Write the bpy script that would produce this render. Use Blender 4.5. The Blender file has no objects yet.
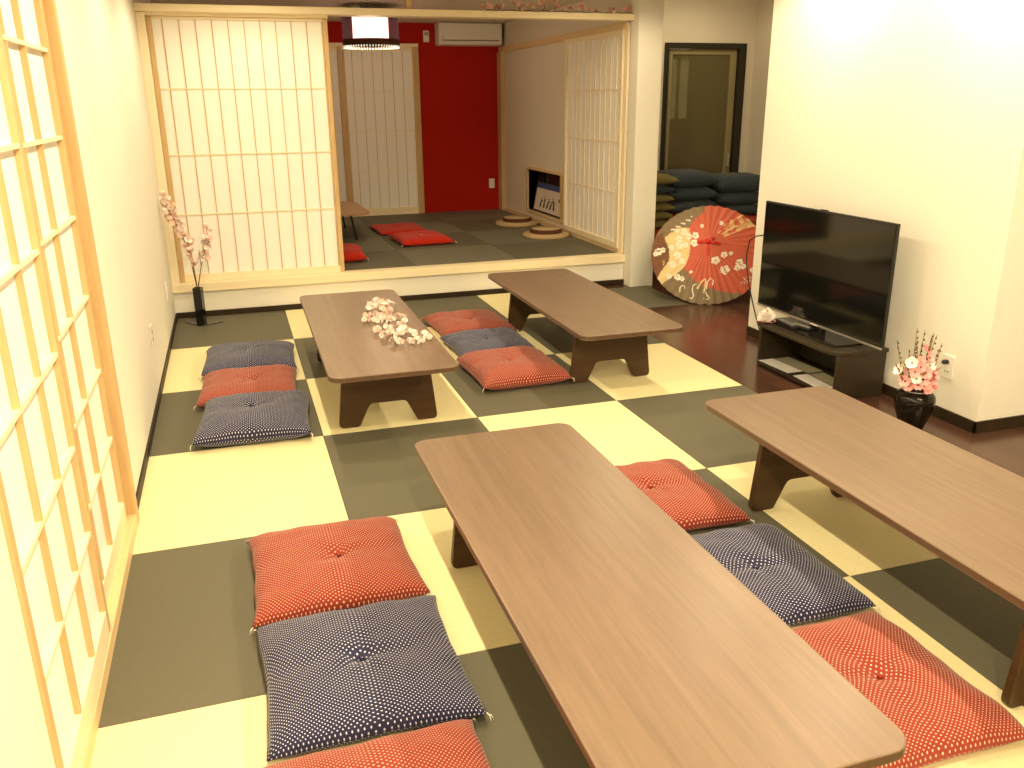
import bpy, bmesh, math, random
from mathutils import Vector, Matrix, noise, Euler
C = bpy.context.scene.collection
PI = math.pi
random.seed(7)

# ------------------------------------------------------------------ materials
def lin(c):
    return tuple(((v/255.0)/12.92 if v/255.0 <= .04045 else ((v/255.0+.055)/1.055)**2.4) for v in c)
MATS = {}
def base_mat(name, rough=.6, spec=.5):
    m = bpy.data.materials.new(name); m.use_nodes = True
    nt = m.node_tree; b = nt.nodes['Principled BSDF']
    b.inputs['Roughness'].default_value = rough
    b.inputs['Specular IOR Level'].default_value = spec
    return m, nt, b
def N(nt, typ, **kw):
    n = nt.nodes.new(typ)
    for k, v in kw.items():
        if k in n.inputs: n.inputs[k].default_value = v
        else: setattr(n, k, v)
    return n
def plain(name, col, rough=.6, spec=.5, var=.06, scale=18, bump=0., metal=0., emit=None, estr=0., sheen=0.):
    """one colour with a faint procedural mottling"""
    m, nt, b = base_mat(name, rough, spec)
    tc = N(nt, 'ShaderNodeTexCoord'); nz = N(nt, 'ShaderNodeTexNoise', Scale=scale, Detail=4.0)
    nt.links.new(tc.outputs['Object'], nz.inputs['Vector'])
    mx = N(nt, 'ShaderNodeMix', data_type='RGBA')
    mx.inputs['A'].default_value = (*[v*(1-var) for v in col], 1); mx.inputs['B'].default_value = (*[min(1, v*(1+var)) for v in col], 1)
    nt.links.new(nz.outputs['Fac'], mx.inputs['Factor']); nt.links.new(mx.outputs['Result'], b.inputs['Base Color'])
    b.inputs['Metallic'].default_value = metal
    if sheen: b.inputs['Sheen Weight'].default_value = sheen
    if bump:
        bp = N(nt, 'ShaderNodeBump', Strength=bump, Distance=.004)
        nz2 = N(nt, 'ShaderNodeTexNoise', Scale=scale*8, Detail=3.0)
        nt.links.new(tc.outputs['Object'], nz2.inputs['Vector'])
        nt.links.new(nz2.outputs['Fac'], bp.inputs['Height']); nt.links.new(bp.outputs['Normal'], b.inputs['Normal'])
    if emit:
        b.inputs['Emission Color'].default_value = (*emit, 1); b.inputs['Emission Strength'].default_value = estr
    MATS[name] = m; return m
def wood(name, c1, c2, rough=.45, axis='Y', scale=1.0, spec=.5, coat=0.):
    m, nt, b = base_mat(name, rough, spec)
    tc = N(nt, 'ShaderNodeTexCoord'); mp = N(nt, 'ShaderNodeMapping')
    s = {'X': (1.2, 26, 26), 'Y': (26, 1.2, 26), 'Z': (26, 26, 1.2)}[axis]
    mp.inputs['Scale'].default_value = [v*scale for v in s]
    nt.links.new(tc.outputs['Object'], mp.inputs['Vector'])
    nz = N(nt, 'ShaderNodeTexNoise', Scale=1.0, Detail=6.0, Roughness=.65, Distortion=.6)
    nt.links.new(mp.outputs['Vector'], nz.inputs['Vector'])
    mp2 = N(nt, 'ShaderNodeMapping'); mp2.inputs['Scale'].default_value = [v*scale*5 for v in s]
    nt.links.new(tc.outputs['Object'], mp2.inputs['Vector'])
    n2 = N(nt, 'ShaderNodeTexNoise', Scale=1.0, Detail=3.0); nt.links.new(mp2.outputs['Vector'], n2.inputs['Vector'])
    ad = N(nt, 'ShaderNodeMath', operation='MULTIPLY_ADD'); ad.inputs[1].default_value = .5
    nt.links.new(n2.outputs['Fac'], ad.inputs[0]); nt.links.new(nz.outputs['Fac'], ad.inputs[2])
    rp = N(nt, 'ShaderNodeValToRGB')
    rp.color_ramp.elements[0].position = .5; rp.color_ramp.elements[0].color = (*c1, 1)
    rp.color_ramp.elements[1].position = 1.0; rp.color_ramp.elements[1].color = (*c2, 1)
    nt.links.new(ad.outputs['Value'], rp.inputs['Fac']); nt.links.new(rp.outputs['Color'], b.inputs['Base Color'])
    bp = N(nt, 'ShaderNodeBump', Strength=.08, Distance=.002)
    nt.links.new(n2.outputs['Fac'], bp.inputs['Height']); nt.links.new(bp.outputs['Normal'], b.inputs['Normal'])
    if coat:
        b.inputs['Coat Weight'].default_value = coat; b.inputs['Coat Roughness'].default_value = .25
    MATS[name] = m; return m
def tatami(name, col, rough=.75, spec=.3):
    m, nt, b = base_mat(name, rough, spec)
    tc = N(nt, 'ShaderNodeTexCoord')
    wv = N(nt, 'ShaderNodeTexWave', Scale=95.0, Distortion=.4); wv.bands_direction = 'Y'
    nt.links.new(tc.outputs['Object'], wv.inputs['Vector'])
    wx = N(nt, 'ShaderNodeTexWave', Scale=30.0, Distortion=.3); wx.bands_direction = 'X'
    nt.links.new(tc.outputs['Object'], wx.inputs['Vector'])
    nz = N(nt, 'ShaderNodeTexNoise', Scale=60.0, Detail=3.0); nt.links.new(tc.outputs['Object'], nz.inputs['Vector'])
    ml = N(nt, 'ShaderNodeMath', operation='MULTIPLY_ADD'); ml.inputs[1].default_value = .4
    nt.links.new(wx.outputs['Fac'], ml.inputs[0]); nt.links.new(wv.outputs['Fac'], ml.inputs[2])
    a2 = N(nt, 'ShaderNodeMath', operation='MULTIPLY_ADD'); a2.inputs[1].default_value = .35
    nt.links.new(ml.outputs['Value'], a2.inputs[0]); nt.links.new(nz.outputs['Fac'], a2.inputs[2])
    mx = N(nt, 'ShaderNodeMix', data_type='RGBA')
    mx.inputs['A'].default_value = (*[v*.9 for v in col], 1); mx.inputs['B'].default_value = (*[min(1, v*1.08) for v in col], 1)
    nt.links.new(a2.outputs['Value'], mx.inputs['Factor']); nt.links.new(mx.outputs['Result'], b.inputs['Base Color'])
    bp = N(nt, 'ShaderNodeBump', Strength=.15, Distance=.001)
    nt.links.new(ml.outputs['Value'], bp.inputs['Height']); nt.links.new(bp.outputs['Normal'], b.inputs['Normal'])
    MATS[name] = m; return m
def dotted(name, col, dot, pitch=.0146, r=.135):
    """cotton printed with staggered small dots, laid out in the cloth's own UVs (metres)"""
    m, nt, b = base_mat(name, .85, .2)
    b.inputs['Sheen Weight'].default_value = .15
    uv = N(nt, 'ShaderNodeUVMap'); uv.uv_map = 'UVMap'
    sc = N(nt, 'ShaderNodeVectorMath', operation='SCALE'); sc.inputs['Scale'].default_value = 1/pitch
    nt.links.new(uv.outputs['UV'], sc.inputs[0])
    def lattice(off):
        ad = N(nt, 'ShaderNodeVectorMath', operation='ADD'); ad.inputs[1].default_value = (off, off, 0)
        nt.links.new(sc.outputs['Vector'], ad.inputs[0])
        fr = N(nt, 'ShaderNodeVectorMath', operation='FRACTION'); nt.links.new(ad.outputs['Vector'], fr.inputs[0])
        sb = N(nt, 'ShaderNodeVectorMath', operation='SUBTRACT'); sb.inputs[1].default_value = (.5, .5, 0)
        nt.links.new(fr.outputs['Vector'], sb.inputs[0])
        ln = N(nt, 'ShaderNodeVectorMath', operation='LENGTH'); nt.links.new(sb.outputs['Vector'], ln.inputs[0])
        return ln.outputs['Value']
    mn = N(nt, 'ShaderNodeMath', operation='MINIMUM')
    nt.links.new(lattice(0.), mn.inputs[0]); nt.links.new(lattice(.5), mn.inputs[1])
    mr = N(nt, 'ShaderNodeMapRange'); mr.inputs['From Min'].default_value = r-.05; mr.inputs['From Max'].default_value = r+.035
    mr.inputs['To Min'].default_value = 1; mr.inputs['To Max'].default_value = 0
    nt.links.new(mn.outputs['Value'], mr.inputs['Value'])
    mx = N(nt, 'ShaderNodeMix', data_type='RGBA'); mx.inputs['A'].default_value = (*col, 1); mx.inputs['B'].default_value = (*dot, 1)
    nt.links.new(mr.outputs['Result'], mx.inputs['Factor']); nt.links.new(mx.outputs['Result'], b.inputs['Base Color'])
    nz = N(nt, 'ShaderNodeTexNoise', Scale=300.0, Detail=2.0); nt.links.new(uv.outputs['UV'], nz.inputs['Vector'])
    bp = N(nt, 'ShaderNodeBump', Strength=.12, Distance=.002)
    nt.links.new(nz.outputs['Fac'], bp.inputs['Height']); nt.links.new(bp.outputs['Normal'], b.inputs['Normal'])
    MATS[name] = m; return m
def planks(name, c1, c2, rough=.22):
    m, nt, b = base_mat(name, rough, .5)
    tc = N(nt, 'ShaderNodeTexCoord'); mp = N(nt, 'ShaderNodeMapping')
    mp.inputs['Rotation'].default_value = (0, 0, PI/2)
    nt.links.new(tc.outputs['Object'], mp.inputs['Vector'])
    br = N(nt, 'ShaderNodeTexBrick', Scale=1.0); br.inputs['Brick Width'].default_value = 1.8; br.inputs['Row Height'].default_value = .15
    br.inputs['Mortar Size'].default_value = .0015; br.inputs['Color1'].default_value = (*c1, 1); br.inputs['Color2'].default_value = (*c2, 1)
    br.inputs['Mortar'].default_value = (*[v*.35 for v in c1], 1)
    nt.links.new(mp.outputs['Vector'], br.inputs['Vector'])
    ms = N(nt, 'ShaderNodeMapping'); ms.inputs['Scale'].default_value = (30, 1.5, 30); nt.links.new(tc.outputs['Object'], ms.inputs['Vector'])
    nz = N(nt, 'ShaderNodeTexNoise', Scale=1.0, Detail=6.0); nt.links.new(ms.outputs['Vector'], nz.inputs['Vector'])
    mx = N(nt, 'ShaderNodeMix', data_type='RGBA', blend_type='MULTIPLY'); mx.inputs['Factor'].default_value = .5
    nt.links.new(br.outputs['Color'], mx.inputs['A']); nt.links.new(nz.outputs['Color'], mx.inputs['B'])
    nt.links.new(mx.outputs['Result'], b.inputs['Base Color'])
    MATS[name] = m; return m
def paper(name, col):
    m, nt, b = base_mat(name, .8, .1)
    tc = N(nt, 'ShaderNodeTexCoord'); nz = N(nt, 'ShaderNodeTexNoise', Scale=40.0, Detail=5.0)
    nt.links.new(tc.outputs['Object'], nz.inputs['Vector'])
    mx = N(nt, 'ShaderNodeMix', data_type='RGBA'); mx.inputs['A'].default_value = (*[v*.97 for v in col], 1); mx.inputs['B'].default_value = (*col, 1)
    nt.links.new(nz.outputs['Fac'], mx.inputs['Factor']); nt.links.new(mx.outputs['Result'], b.inputs['Base Color'])
    MATS[name] = m; return m
def glassy(name, tint, mix=.5, rough=.05):
    """tinted pane: part see-through, part its own colour, glossy on top"""
    m, nt, b = base_mat(name, rough, .5)
    b.inputs['Base Color'].default_value = (*tint, 1)
    tr = N(nt, 'ShaderNodeBsdfTransparent'); tr.inputs['Color'].default_value = (*[min(1, v*2+.3) for v in tint], 1)
    ms = N(nt, 'ShaderNodeMixShader'); ms.inputs['Fac'].default_value = mix
    out = nt.nodes['Material Output']
    nt.links.new(tr.outputs['BSDF'], ms.inputs[1]); nt.links.new(b.outputs['BSDF'], ms.inputs[2])
    nt.links.new(ms.outputs['Shader'], out.inputs['Surface'])
    MATS[name] = m; return m

plain('plaster', (.82, .79, .72), .9, .1, .02, 60, bump=.12)
plain('plaster_tan', (.74, .68, .58), .9, .1, .03, 60, bump=.12)
plain('ceiling_white', (.62, .58, .50), .95, .1, .02)
plain('red_plaster', (.40, .012, .006), .85, .15, .10, 70, bump=.2)
wood('pale_wood', (.53, .35, .165), (.65, .465, .25), .5, 'Z', spec=.3)
wood('light_wood', (.82, .70, .50), (.90, .79, .60), .5, 'Z', spec=.3)
wood('pale_wood_x', (.84, .71, .48), (.92, .81, .60), .5, 'X', spec=.3)
wood('pale_wood_y', (.66, .47, .24), (.80, .62, .38), .5, 'Y', spec=.3)
wood('screen_wood', (.78, .66, .48), (.86, .75, .58), .5, 'Z', spec=.3)
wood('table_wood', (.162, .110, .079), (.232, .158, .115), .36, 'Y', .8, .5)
wood('edge_wood_shaded', (.075, .040, .020), (.115, .065, .035), .35, 'Y', .8, .5)  # table wood made darker, shade on the tabletop sides put into the colour
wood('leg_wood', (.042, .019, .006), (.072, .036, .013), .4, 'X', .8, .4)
wood('stand_wood', (.020, .013, .006), (.038, .026, .013), .45, 'Y', 1., .5)
wood('dark_trim', (.020, .012, .005), (.036, .023, .010), .5, 'Y', spec=.25)
wood('tea_table_wood', (.45, .26, .13), (.55, .34, .18), .35, 'Y')
planks('dark_planks', (.085, .038, .026), (.13, .062, .042))
tatami('tatami_yellow', (.80, .725, .44))
tatami('tatami_dark', (.115, .108, .074), .62, .4)
tatami('tatami_dark_sheen', (.16, .155, .115), .62, .4)  # paler copy of the dark mat, weave-direction sheen painted into the colour
paper('shoji_paper', (.91, .89, .87))
dotted('red_dots', (.265, .034, .020), (.82, .54, .42))
dotted('navy_dots', (.025, .024, .068), (.74, .75, .92), r=.130)
plain('plain_red_cloth', (.50, .022, .008), .85, .15, .12, 30, bump=.2, sheen=.1)
plain('slate_cloth', (.040, .055, .070), .9, .15, .2, 40, bump=.2, sheen=.15)
plain('green_cloth', (.19, .155, .055), .9, .15, .2, 40, bump=.2, sheen=.1)
plain('pale_red_cloth', (.42, .07, .05), .9, .15, .2, 40, bump=.2)
plain('thread_white', (.85, .80, .72), .8, .1)
plain('thread_red', (.16, .012, .008), .8, .1)
plain('thread_navy', (.02, .02, .07), .8, .1)
plain('black_gloss', (.008, .007, .006), .08, .5)
plain('screen_black', (.006, .006, .005), .07, .5, .02)
plain('black_matte', (.015, .014, .012), .45, .4)
plain('grey_buttons', (.35, .34, .33), .5)
plain('silver', (.55, .52, .48), .3, .5, metal=.8)
plain('vase_glaze', (.007, .005, .003), .10, .35)
plain('white_plastic', (.80, .77, .72), .35, .4, .02)
plain('white_paper', (.85, .83, .82), .8, .1, .03)
plain('grey_paper', (.36, .33, .24), .7, .1, .1)
plain('petal_white', (.95, .87, .82), .7, .2, .06)
plain('petal_blush', (.90, .64, .56), .7, .2, .1)
plain('petal_pink', (.86, .40, .40), .7, .2, .15)
plain('petal_deep', (.80, .25, .26), .7, .2, .15)
plain('petal_dusty', (.80, .50, .40), .7, .2, .15)
plain('twig', (.10, .055, .03), .8, .2, .2)
plain('twig_olive', (.20, .13, .045), .8, .2, .2)
plain('leaf_green', (.32, .30, .10), .7, .2, .2)
plain('flower_dark', (.04, .015, .02), .7, .2)
plain('straw', (.50, .36, .20), .8, .2, .15, 120, bump=.3)
plain('straw_rim', (.10, .035, .018), .7, .2)
plain('washi_red', (.60, .13, .08), .5, .3, .10, 40)
plain('washi_gold', (.72, .46, .22), .5, .3, .15, 40)
plain('washi_ivory', (.78, .62, .34), .5, .3, .15, 40)
plain('washi_brown', (.20, .09, .05), .5, .3, .2, 40)
plain('washi_grey', (.24, .18, .11), .5, .3, .12, 40)
plain('washi_white', (.92, .84, .72), .5, .3, .03)
plain('ribbon_red', (.60, .02, .02), .4, .4)
plain('bamboo', (.55, .38, .16), .5, .3, .15)
plain('print_paper', (.72, .64, .56), .7, .1, .04)
plain('print_blue', (.06, .09, .26), .7, .1, .25, 30)
plain('print_dark', (.06, .045, .045), .7, .1)
plain('print_red', (.18, .02, .015), .7, .1, .2)
plain('door_frame_dark', (.022, .018, .010), .4, .4)
plain('door_olive', (.30, .25, .13), .4, .4)
glassy('door_glass', (.17, .145, .065), .72, .08)
glassy('low_glass', (.05, .05, .04), .45, .05)
glassy('organza', (.20, .13, .14), .30, .6)
plain('lamp_white', (.9, .85, .8), .6, .2, .02, emit=(1., .86, .68), estr=9.0)
plain('bead_white', (.85, .80, .74), .3, .5, .02, emit=(1., .86, .70), estr=.5)
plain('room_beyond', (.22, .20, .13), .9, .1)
plain('reflection_glow', (.75, .72, .58), .8, .1, emit=(1., .92, .65), estr=1.6)  # glow of the added panes behind the door glass, imitating its reflection

# ------------------------------------------------------------------ mesh helpers
class MB:
    def __init__(s, mats):
        s.bm = bmesh.new(); s.mats = [mats] if isinstance(mats, str) else list(mats); s.uv = None
    def mi(s, m):
        if m is None: return 0
        if m not in s.mats: s.mats.append(m)
        return s.mats.index(m)
    def box(s, x0, y0, z0, x1, y1, z1, m=None, bev=0., M=None):
        c = Matrix.Translation(((x0+x1)/2, (y0+y1)/2, (z0+z1)/2)) @ Matrix.Diagonal((abs(x1-x0), abs(y1-y0), abs(z1-z0), 1))
        if M: c = M @ c
        r = bmesh.ops.create_cube(s.bm, size=1, matrix=c); vs = r['verts']
        fs = {f for v in vs for f in v.link_faces}
        for f in fs: f.material_index = s.mi(m)
        if bev:
            es = list({e for v in vs for e in v.link_edges})
            bmesh.ops.bevel(s.bm, geom=es, offset=bev, segments=2, affect='EDGES', profile=.5)
        return s
    def prism(s, pts, axis, a, b, m=None, bev=0., M=None, side=None):
        """extrude a 2-D outline along axis from a to b"""
        def P(p, h):
            v = {'Z': (p[0], p[1], h), 'Y': (p[0], h, p[1]), 'X': (h, p[0], p[1])}[axis]
            return M @ Vector(v) if M else Vector(v)
        v0 = [s.bm.verts.new(P(p, a)) for p in pts]; v1 = [s.bm.verts.new(P(p, b)) for p in pts]
        n = len(pts); fs = []
        fs.append(s.bm.faces.new(v0)); fs.append(s.bm.faces.new(v1[::-1]))
        for i in range(n):
            fs.append(s.bm.faces.new((v0[i], v1[i], v1[(i+1) % n], v0[(i+1) % n])))
        for f in fs: f.material_index = s.mi(m)
        if side:
            for f in fs[2:]: f.material_index = s.mi(side)
        bmesh.ops.recalc_face_normals(s.bm, faces=fs)
        if bev:
            es = list({e for f in fs[:2] for e in f.edges})
            bmesh.ops.bevel(s.bm, geom=es, offset=bev, segments=2, affect='EDGES', profile=.5)
        return s
    def lathe(s, prof, n=24, m=None, M=None, mod=None, smooth=True):
        rings = []
        for (r, z) in prof:
            ring = []
            for i in range(n):
                a = 2*PI*i/n; rr = r*(mod(a, z) if mod else 1)
                v = Vector((rr*math.cos(a), rr*math.sin(a), z)); ring.append(s.bm.verts.new(M @ v if M else v))
            rings.append(ring)
        fs = []
        for j in range(len(rings)-1):
            for i in range(n):
                fs.append(s.bm.faces.new((rings[j][i], rings[j][(i+1) % n], rings[j+1][(i+1) % n], rings[j+1][i])))
        if prof[0][0] > 1e-5: fs.append(s.bm.faces.new(rings[0][::-1]))
        if prof[-1][0] > 1e-5: fs.append(s.bm.faces.new(rings[-1]))
        for f in fs: f.material_index = s.mi(m); f.smooth = smooth
        return s
    def tube(s, pts, r0, r1=None, n=6, m=None):
        pts = [Vector(p) for p in pts]; r1 = r0 if r1 is None else r1; rings = []
        for i, p in enumerate(pts):
            t = (pts[min(i+1, len(pts)-1)]-pts[max(i-1, 0)]).normalized()
            u = t.orthogonal().normalized() if i == 0 else (u - t*u.dot(t)).normalized()
            w = t.cross(u); r = r0+(r1-r0)*i/(len(pts)-1)
            rings.append([s.bm.verts.new(p+r*(math.cos(2*PI*k/n)*u+math.sin(2*PI*k/n)*w)) for k in range(n)])
        fs = []
        for j in range(len(rings)-1):
            for k in range(n):
                fs.append(s.bm.faces.new((rings[j][k], rings[j][(k+1) % n], rings[j+1][(k+1) % n], rings[j+1][k])))
        fs.append(s.bm.faces.new(rings[0][::-1])); fs.append(s.bm.faces.new(rings[-1]))
        for f in fs: f.material_index = s.mi(m); f.smooth = True
        return s
    def ball(s, p, r, m=None, sub=1, sc=(1, 1, 1)):
        M = Matrix.Translation(p) @ Matrix.Diagonal((r*sc[0], r*sc[1], r*sc[2], 1))
        q = bmesh.ops.create_icosphere(s.bm, subdivisions=sub, radius=1, matrix=M)
        for f in {f for v in q['verts'] for f in v.link_faces}: f.material_index = s.mi(m); f.smooth = True
        return s
    def flower(s, p, nrm, r, m=None, mc=None, petals=5, cup=.35, seed=0):
        """petals are cupped thin surfaces with a raised centre"""
        rnd = random.Random(seed); nrm = Vector(nrm).normalized(); u = nrm.orthogonal().normalized(); w = nrm.cross(u); p = Vector(p)
        a0 = rnd.uniform(0, 6.28)
        for k in range(petals):
            a = a0+2*PI*k/petals; d = math.cos(a)*u+math.sin(a)*w; t = -math.sin(a)*u+math.cos(a)*w
            hw = r*math.sin(PI/petals)*.95; c = cup*rnd.uniform(.6, 1.3)
            vs = [p, p+d*r*.55+t*hw*.85+nrm*r*c*.45, p+d*r*.95+t*hw*.5+nrm*r*c, p+d*r*.88+nrm*r*c*.8, p+d*r*.95-t*hw*.5+nrm*r*c, p+d*r*.55-t*hw*.85+nrm*r*c*.45]
            mid = p+d*r*.55+nrm*r*c*.15
            q = [s.bm.verts.new(v) for v in vs]; cm = s.bm.verts.new(mid)
            for i in range(6):
                f = s.bm.faces.new((q[i], q[(i+1) % 6], cm)); f.material_index = s.mi(m); f.smooth = True
        if mc: s.ball(p+nrm*r*.12, r*.16, mc, 1)
        return s
    def build(s, name, parent=None, smooth=None):
        me = bpy.data.meshes.new(name); s.bm.to_mesh(me); s.bm.free()
        for m in s.mats: me.materials.append(MATS[m])
        o = bpy.data.objects.new(name, me); C.objects.link(o)
        if parent is not None: o.parent = parent
        if smooth is not None:
            for p in me.polygons: p.use_smooth = smooth
        return o

def tag(o, label=None, cat=None, group=None, kind=None):
    if label: o['label'] = label
    if cat: o['category'] = cat
    if group: o['group'] = group
    if kind: o['kind'] = kind
    return o
def empty(name, loc=(0, 0, 0), rz=0., label=None, cat=None, group=None, kind=None):
    o = bpy.data.objects.new(name, None); C.objects.link(o); o.location = loc; o.rotation_euler = (0, 0, rz); o.empty_display_size = .1
    return tag(o, label, cat, group, kind)
def copy_tree(o, parent=None):
    c = o.copy(); C.objects.link(c)
    if parent is not None: c.parent = parent
    for ch in list(o.children): copy_tree(ch, c)
    return c
def st(name, mb): return tag(mb.build(name), kind='structure')
def rrect(x0, y0, x1, y1, r, n=6):
    pts = []
    for cx, cy, a0 in ((x1-r, y1-r, 0), (x0+r, y1-r, 90), (x0+r, y0+r, 180), (x1-r, y0+r, 270)):
        for k in range(n+1):
            a = math.radians(a0+90*k/n); pts.append((cx+r*math.cos(a), cy+r*math.sin(a)))
    return pts
def fillet(pts, rs, n=4):
    """round the corners of a closed 2-D outline"""
    out = []; L = len(pts)
    for i in range(L):
        p = Vector(pts[i]); a = Vector(pts[i-1]); b = Vector(pts[(i+1) % L]); r = rs[i]
        if r <= 0: out.append(tuple(p)); continue
        da = (a-p).normalized(); db = (b-p).normalized(); half = da.angle(db)/2
        d = min(r/math.tan(half), (a-p).length*.48, (b-p).length*.48)
        q0 = p+da*d; q1 = p+db*d
        for k in range(n+1):
            t = k/n; out.append(tuple(q0*(1-t)**2+p*2*t*(1-t)+q1*t**2))
    return out

# ------------------------------------------------------------------ dimensions of the place
CEIL = 2.50
XL = -.02                      # left wall plane
XT = 3.89                      # right wall of the raised room
XW = 3.97                      # wall behind the television
YF = 2.95                      # front of the raised room
YB = 6.75                      # red wall
ZP = .265                      # raised floor
U, V = .82, .9972              # tatami size

# ------------------------------------------------------------------ floors
fl = st('floor', MB('dark_planks').box(-.3, -5.4, -.12, 7.2, 5.0, -.006))
def mat(parent, x0, y0, x1, y1, z, m, t=.03):
    g = .0012
    o = MB(m).box(x0+g, y0+g, z-t, x1-g, y1-g, z, bev=.002).build('tatami_mat', parent); return o
rows = [YF-.01, 2*V, V, 0, -V, -2*V, -3*V, -4*V, -5.2]
for j in range(len(rows)-1):
    for i in range(5 if j == 0 else 4):
        x0 = -.012 if i == 0 else i*U
        mat(fl, x0, rows[j+1], (i+1)*U if not (i == 4) else 4.03, rows[j] if i < 4 else 2.80, 0., 'tatami_dark' if (i+j) % 2 == 0 else 'tatami_yellow', .005)
fp = st('floor.001', MB('pale_wood_x').box(-.2, 3.06, .02, XT+.05, YB+.05, ZP-.02))
yr = [3.06, 3.99, 4.93, 5.87, YB]; xr = [-.02, .25, 1.10, 1.965, 2.90, XT]
for j in range(4):
    for i in range(5):
        mat(fp, xr[i], yr[j], xr[i+1], yr[j+1], ZP, 'tatami_dark' if (i+j) % 2 == 0 else 'tatami_dark_sheen', .02)

# ------------------------------------------------------------------ walls, ceiling
st('ceiling', MB('ceiling_white').box(-.3, -5.4, CEIL, 7.2, 2.93, CEIL+.1))
st('ceiling.001', MB('plaster_tan').box(-.3, 2.93, CEIL+.02, 4.0, 7.2, CEIL+.12))
st('ceiling.002', MB('plaster_tan').box(4.0, 2.93, 2.80, 7.2, 5.8, 2.9))
st('wall_corridor.002', MB('plaster_tan').box(4.05, 2.93, CEIL, 6.3, 3.0, 2.82))
w = MB('plaster')
w.box(XL-.16, -.71, -.02, XL, 2.96, CEIL); w.box(XL-.16, -5.4, -.02, XL+.012, -2.385, CEIL); w.box(XL-.16, -2.385, 2.06, XL, -.71, CEIL)
st('wall_left', w)
st('wall_left.001', MB('plaster_tan').box(XL-.16, 2.96, 0, XL, YB+.1, CEIL+.02))
st('wall_near', MB('plaster').box(-.3, -5.4, -.1, 7.2, -5.25, CEIL))
st('wall_back', MB('red_plaster').box(XL-.16, YB, 0, XT+.2, YB+.12, CEIL+.02))
st('wall_right', MB('plaster').box(XW, -1.04, -.02, 6.2, 1.03, CEIL))
st('wall_right.001', MB('plaster').box(6.2, -5.4, -.1, 6.35, 4.3, CEIL))
# wall between raised room and corridor, with the low window left open in it
WY0, WY1, WZ0, WZ1 = 4.60, 5.69, .385, .855
w = MB('plaster_tan')
w.box(XT, 2.96, 0, 4.10, WY0, 2.82); w.box(XT, WY1, 0, 4.10, YB+.1, 2.82); w.box(XT, WY0, 0, 4.10, WY1, WZ0); w.box(XT, WY0, WZ1, 4.10, WY1, 2.82)
st('wall_tea', w)
st('trim_1', MB('plaster').box(3.875, 2.81, -.005, 4.10, 2.96, CEIL, bev=.003))           # plastered end of that wall
w = MB('plaster_tan')                                                                        # corridor end wall round the glass door
DX0, DX1, DZ1 = 4.84, 5.78, 2.165
w.box(4.10, 4.2, -.02, DX0, 4.32, 2.82); w.box(DX1, 4.2, -.02, 6.2, 4.32, 2.82); w.box(DX0, 4.2, DZ1, DX1, 4.32, 2.82)
st('wall_corridor', w)
st('wall_corridor.001', MB('plaster_tan').box(5.89, 1.03, -.02, 6.2, 4.2, 2.82))
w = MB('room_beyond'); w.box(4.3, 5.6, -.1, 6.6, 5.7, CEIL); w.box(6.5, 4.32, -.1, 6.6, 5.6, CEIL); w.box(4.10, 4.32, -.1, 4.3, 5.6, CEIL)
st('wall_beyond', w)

# skirting
st('baseboard_left', MB('dark_trim').box(XL, -.70, 0, XL+.010, 2.93, .045))
st('baseboard_back', MB('dark_trim').box(XL, 2.945, 0, 3.875, 2.965, .042))
w = MB('dark_trim'); w.box(XW-.012, -1.052, -.005, XW, 1.03, .055, bev=.002); w.box(XW-.012, -1.052, -.005, 6.2, -1.04, .055, bev=.002)
st('baseboard_right', w)

# ------------------------------------------------------------------ front of the raised room
st('wall_step', MB('plaster').box(XL, 2.962, .042, 3.875, 3.0, .205))
st('trim_2', MB('pale_wood_x').box(XL, 2.935, .203, 3.875, 3.062, .272, bev=.004))                 # sill
st('trim_3', MB('pale_wood_x').box(XL, 2.90, 2.252, 3.875, 3.06, 2.302, bev=.003))                # shelf beam over the opening
st('trim_4', MB('pale_wood_x').box(.04, 2.975, 2.230, 1.34, 3.06, 2.252))                          # track over the sliding door
st('trim_5', MB('light_wood').box(XL, 2.945, .272, .042, 3.06, 2.25, bev=.003))                     # left post
st('trim_6', MB('pale_wood').box(1.945, 2.95, 2.302, 1.99, 3.0, CEIL+.01, bev=.002))                # transom post
st('trim_7', MB('light_wood').box(3.866, 3.0, .272, XT-.002, 3.065, 2.25, bev=.003))                 # right post
w = MB('pale_wood_y')
w.box(XT-.035, 3.066, 2.19, XT, 6.74, 2.255); st('trim_8', w)                                        # rail along the right wall
st('trim_9', MB('pale_wood').box(XT-.055, 6.60, ZP, XT, YB, 2.19, bev=.003))                        # corner post by the red wall
st('trim_10', MB('pale_wood_y').box(XT-.03, 3.066, ZP, XT, 6.6, ZP+.045))

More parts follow.
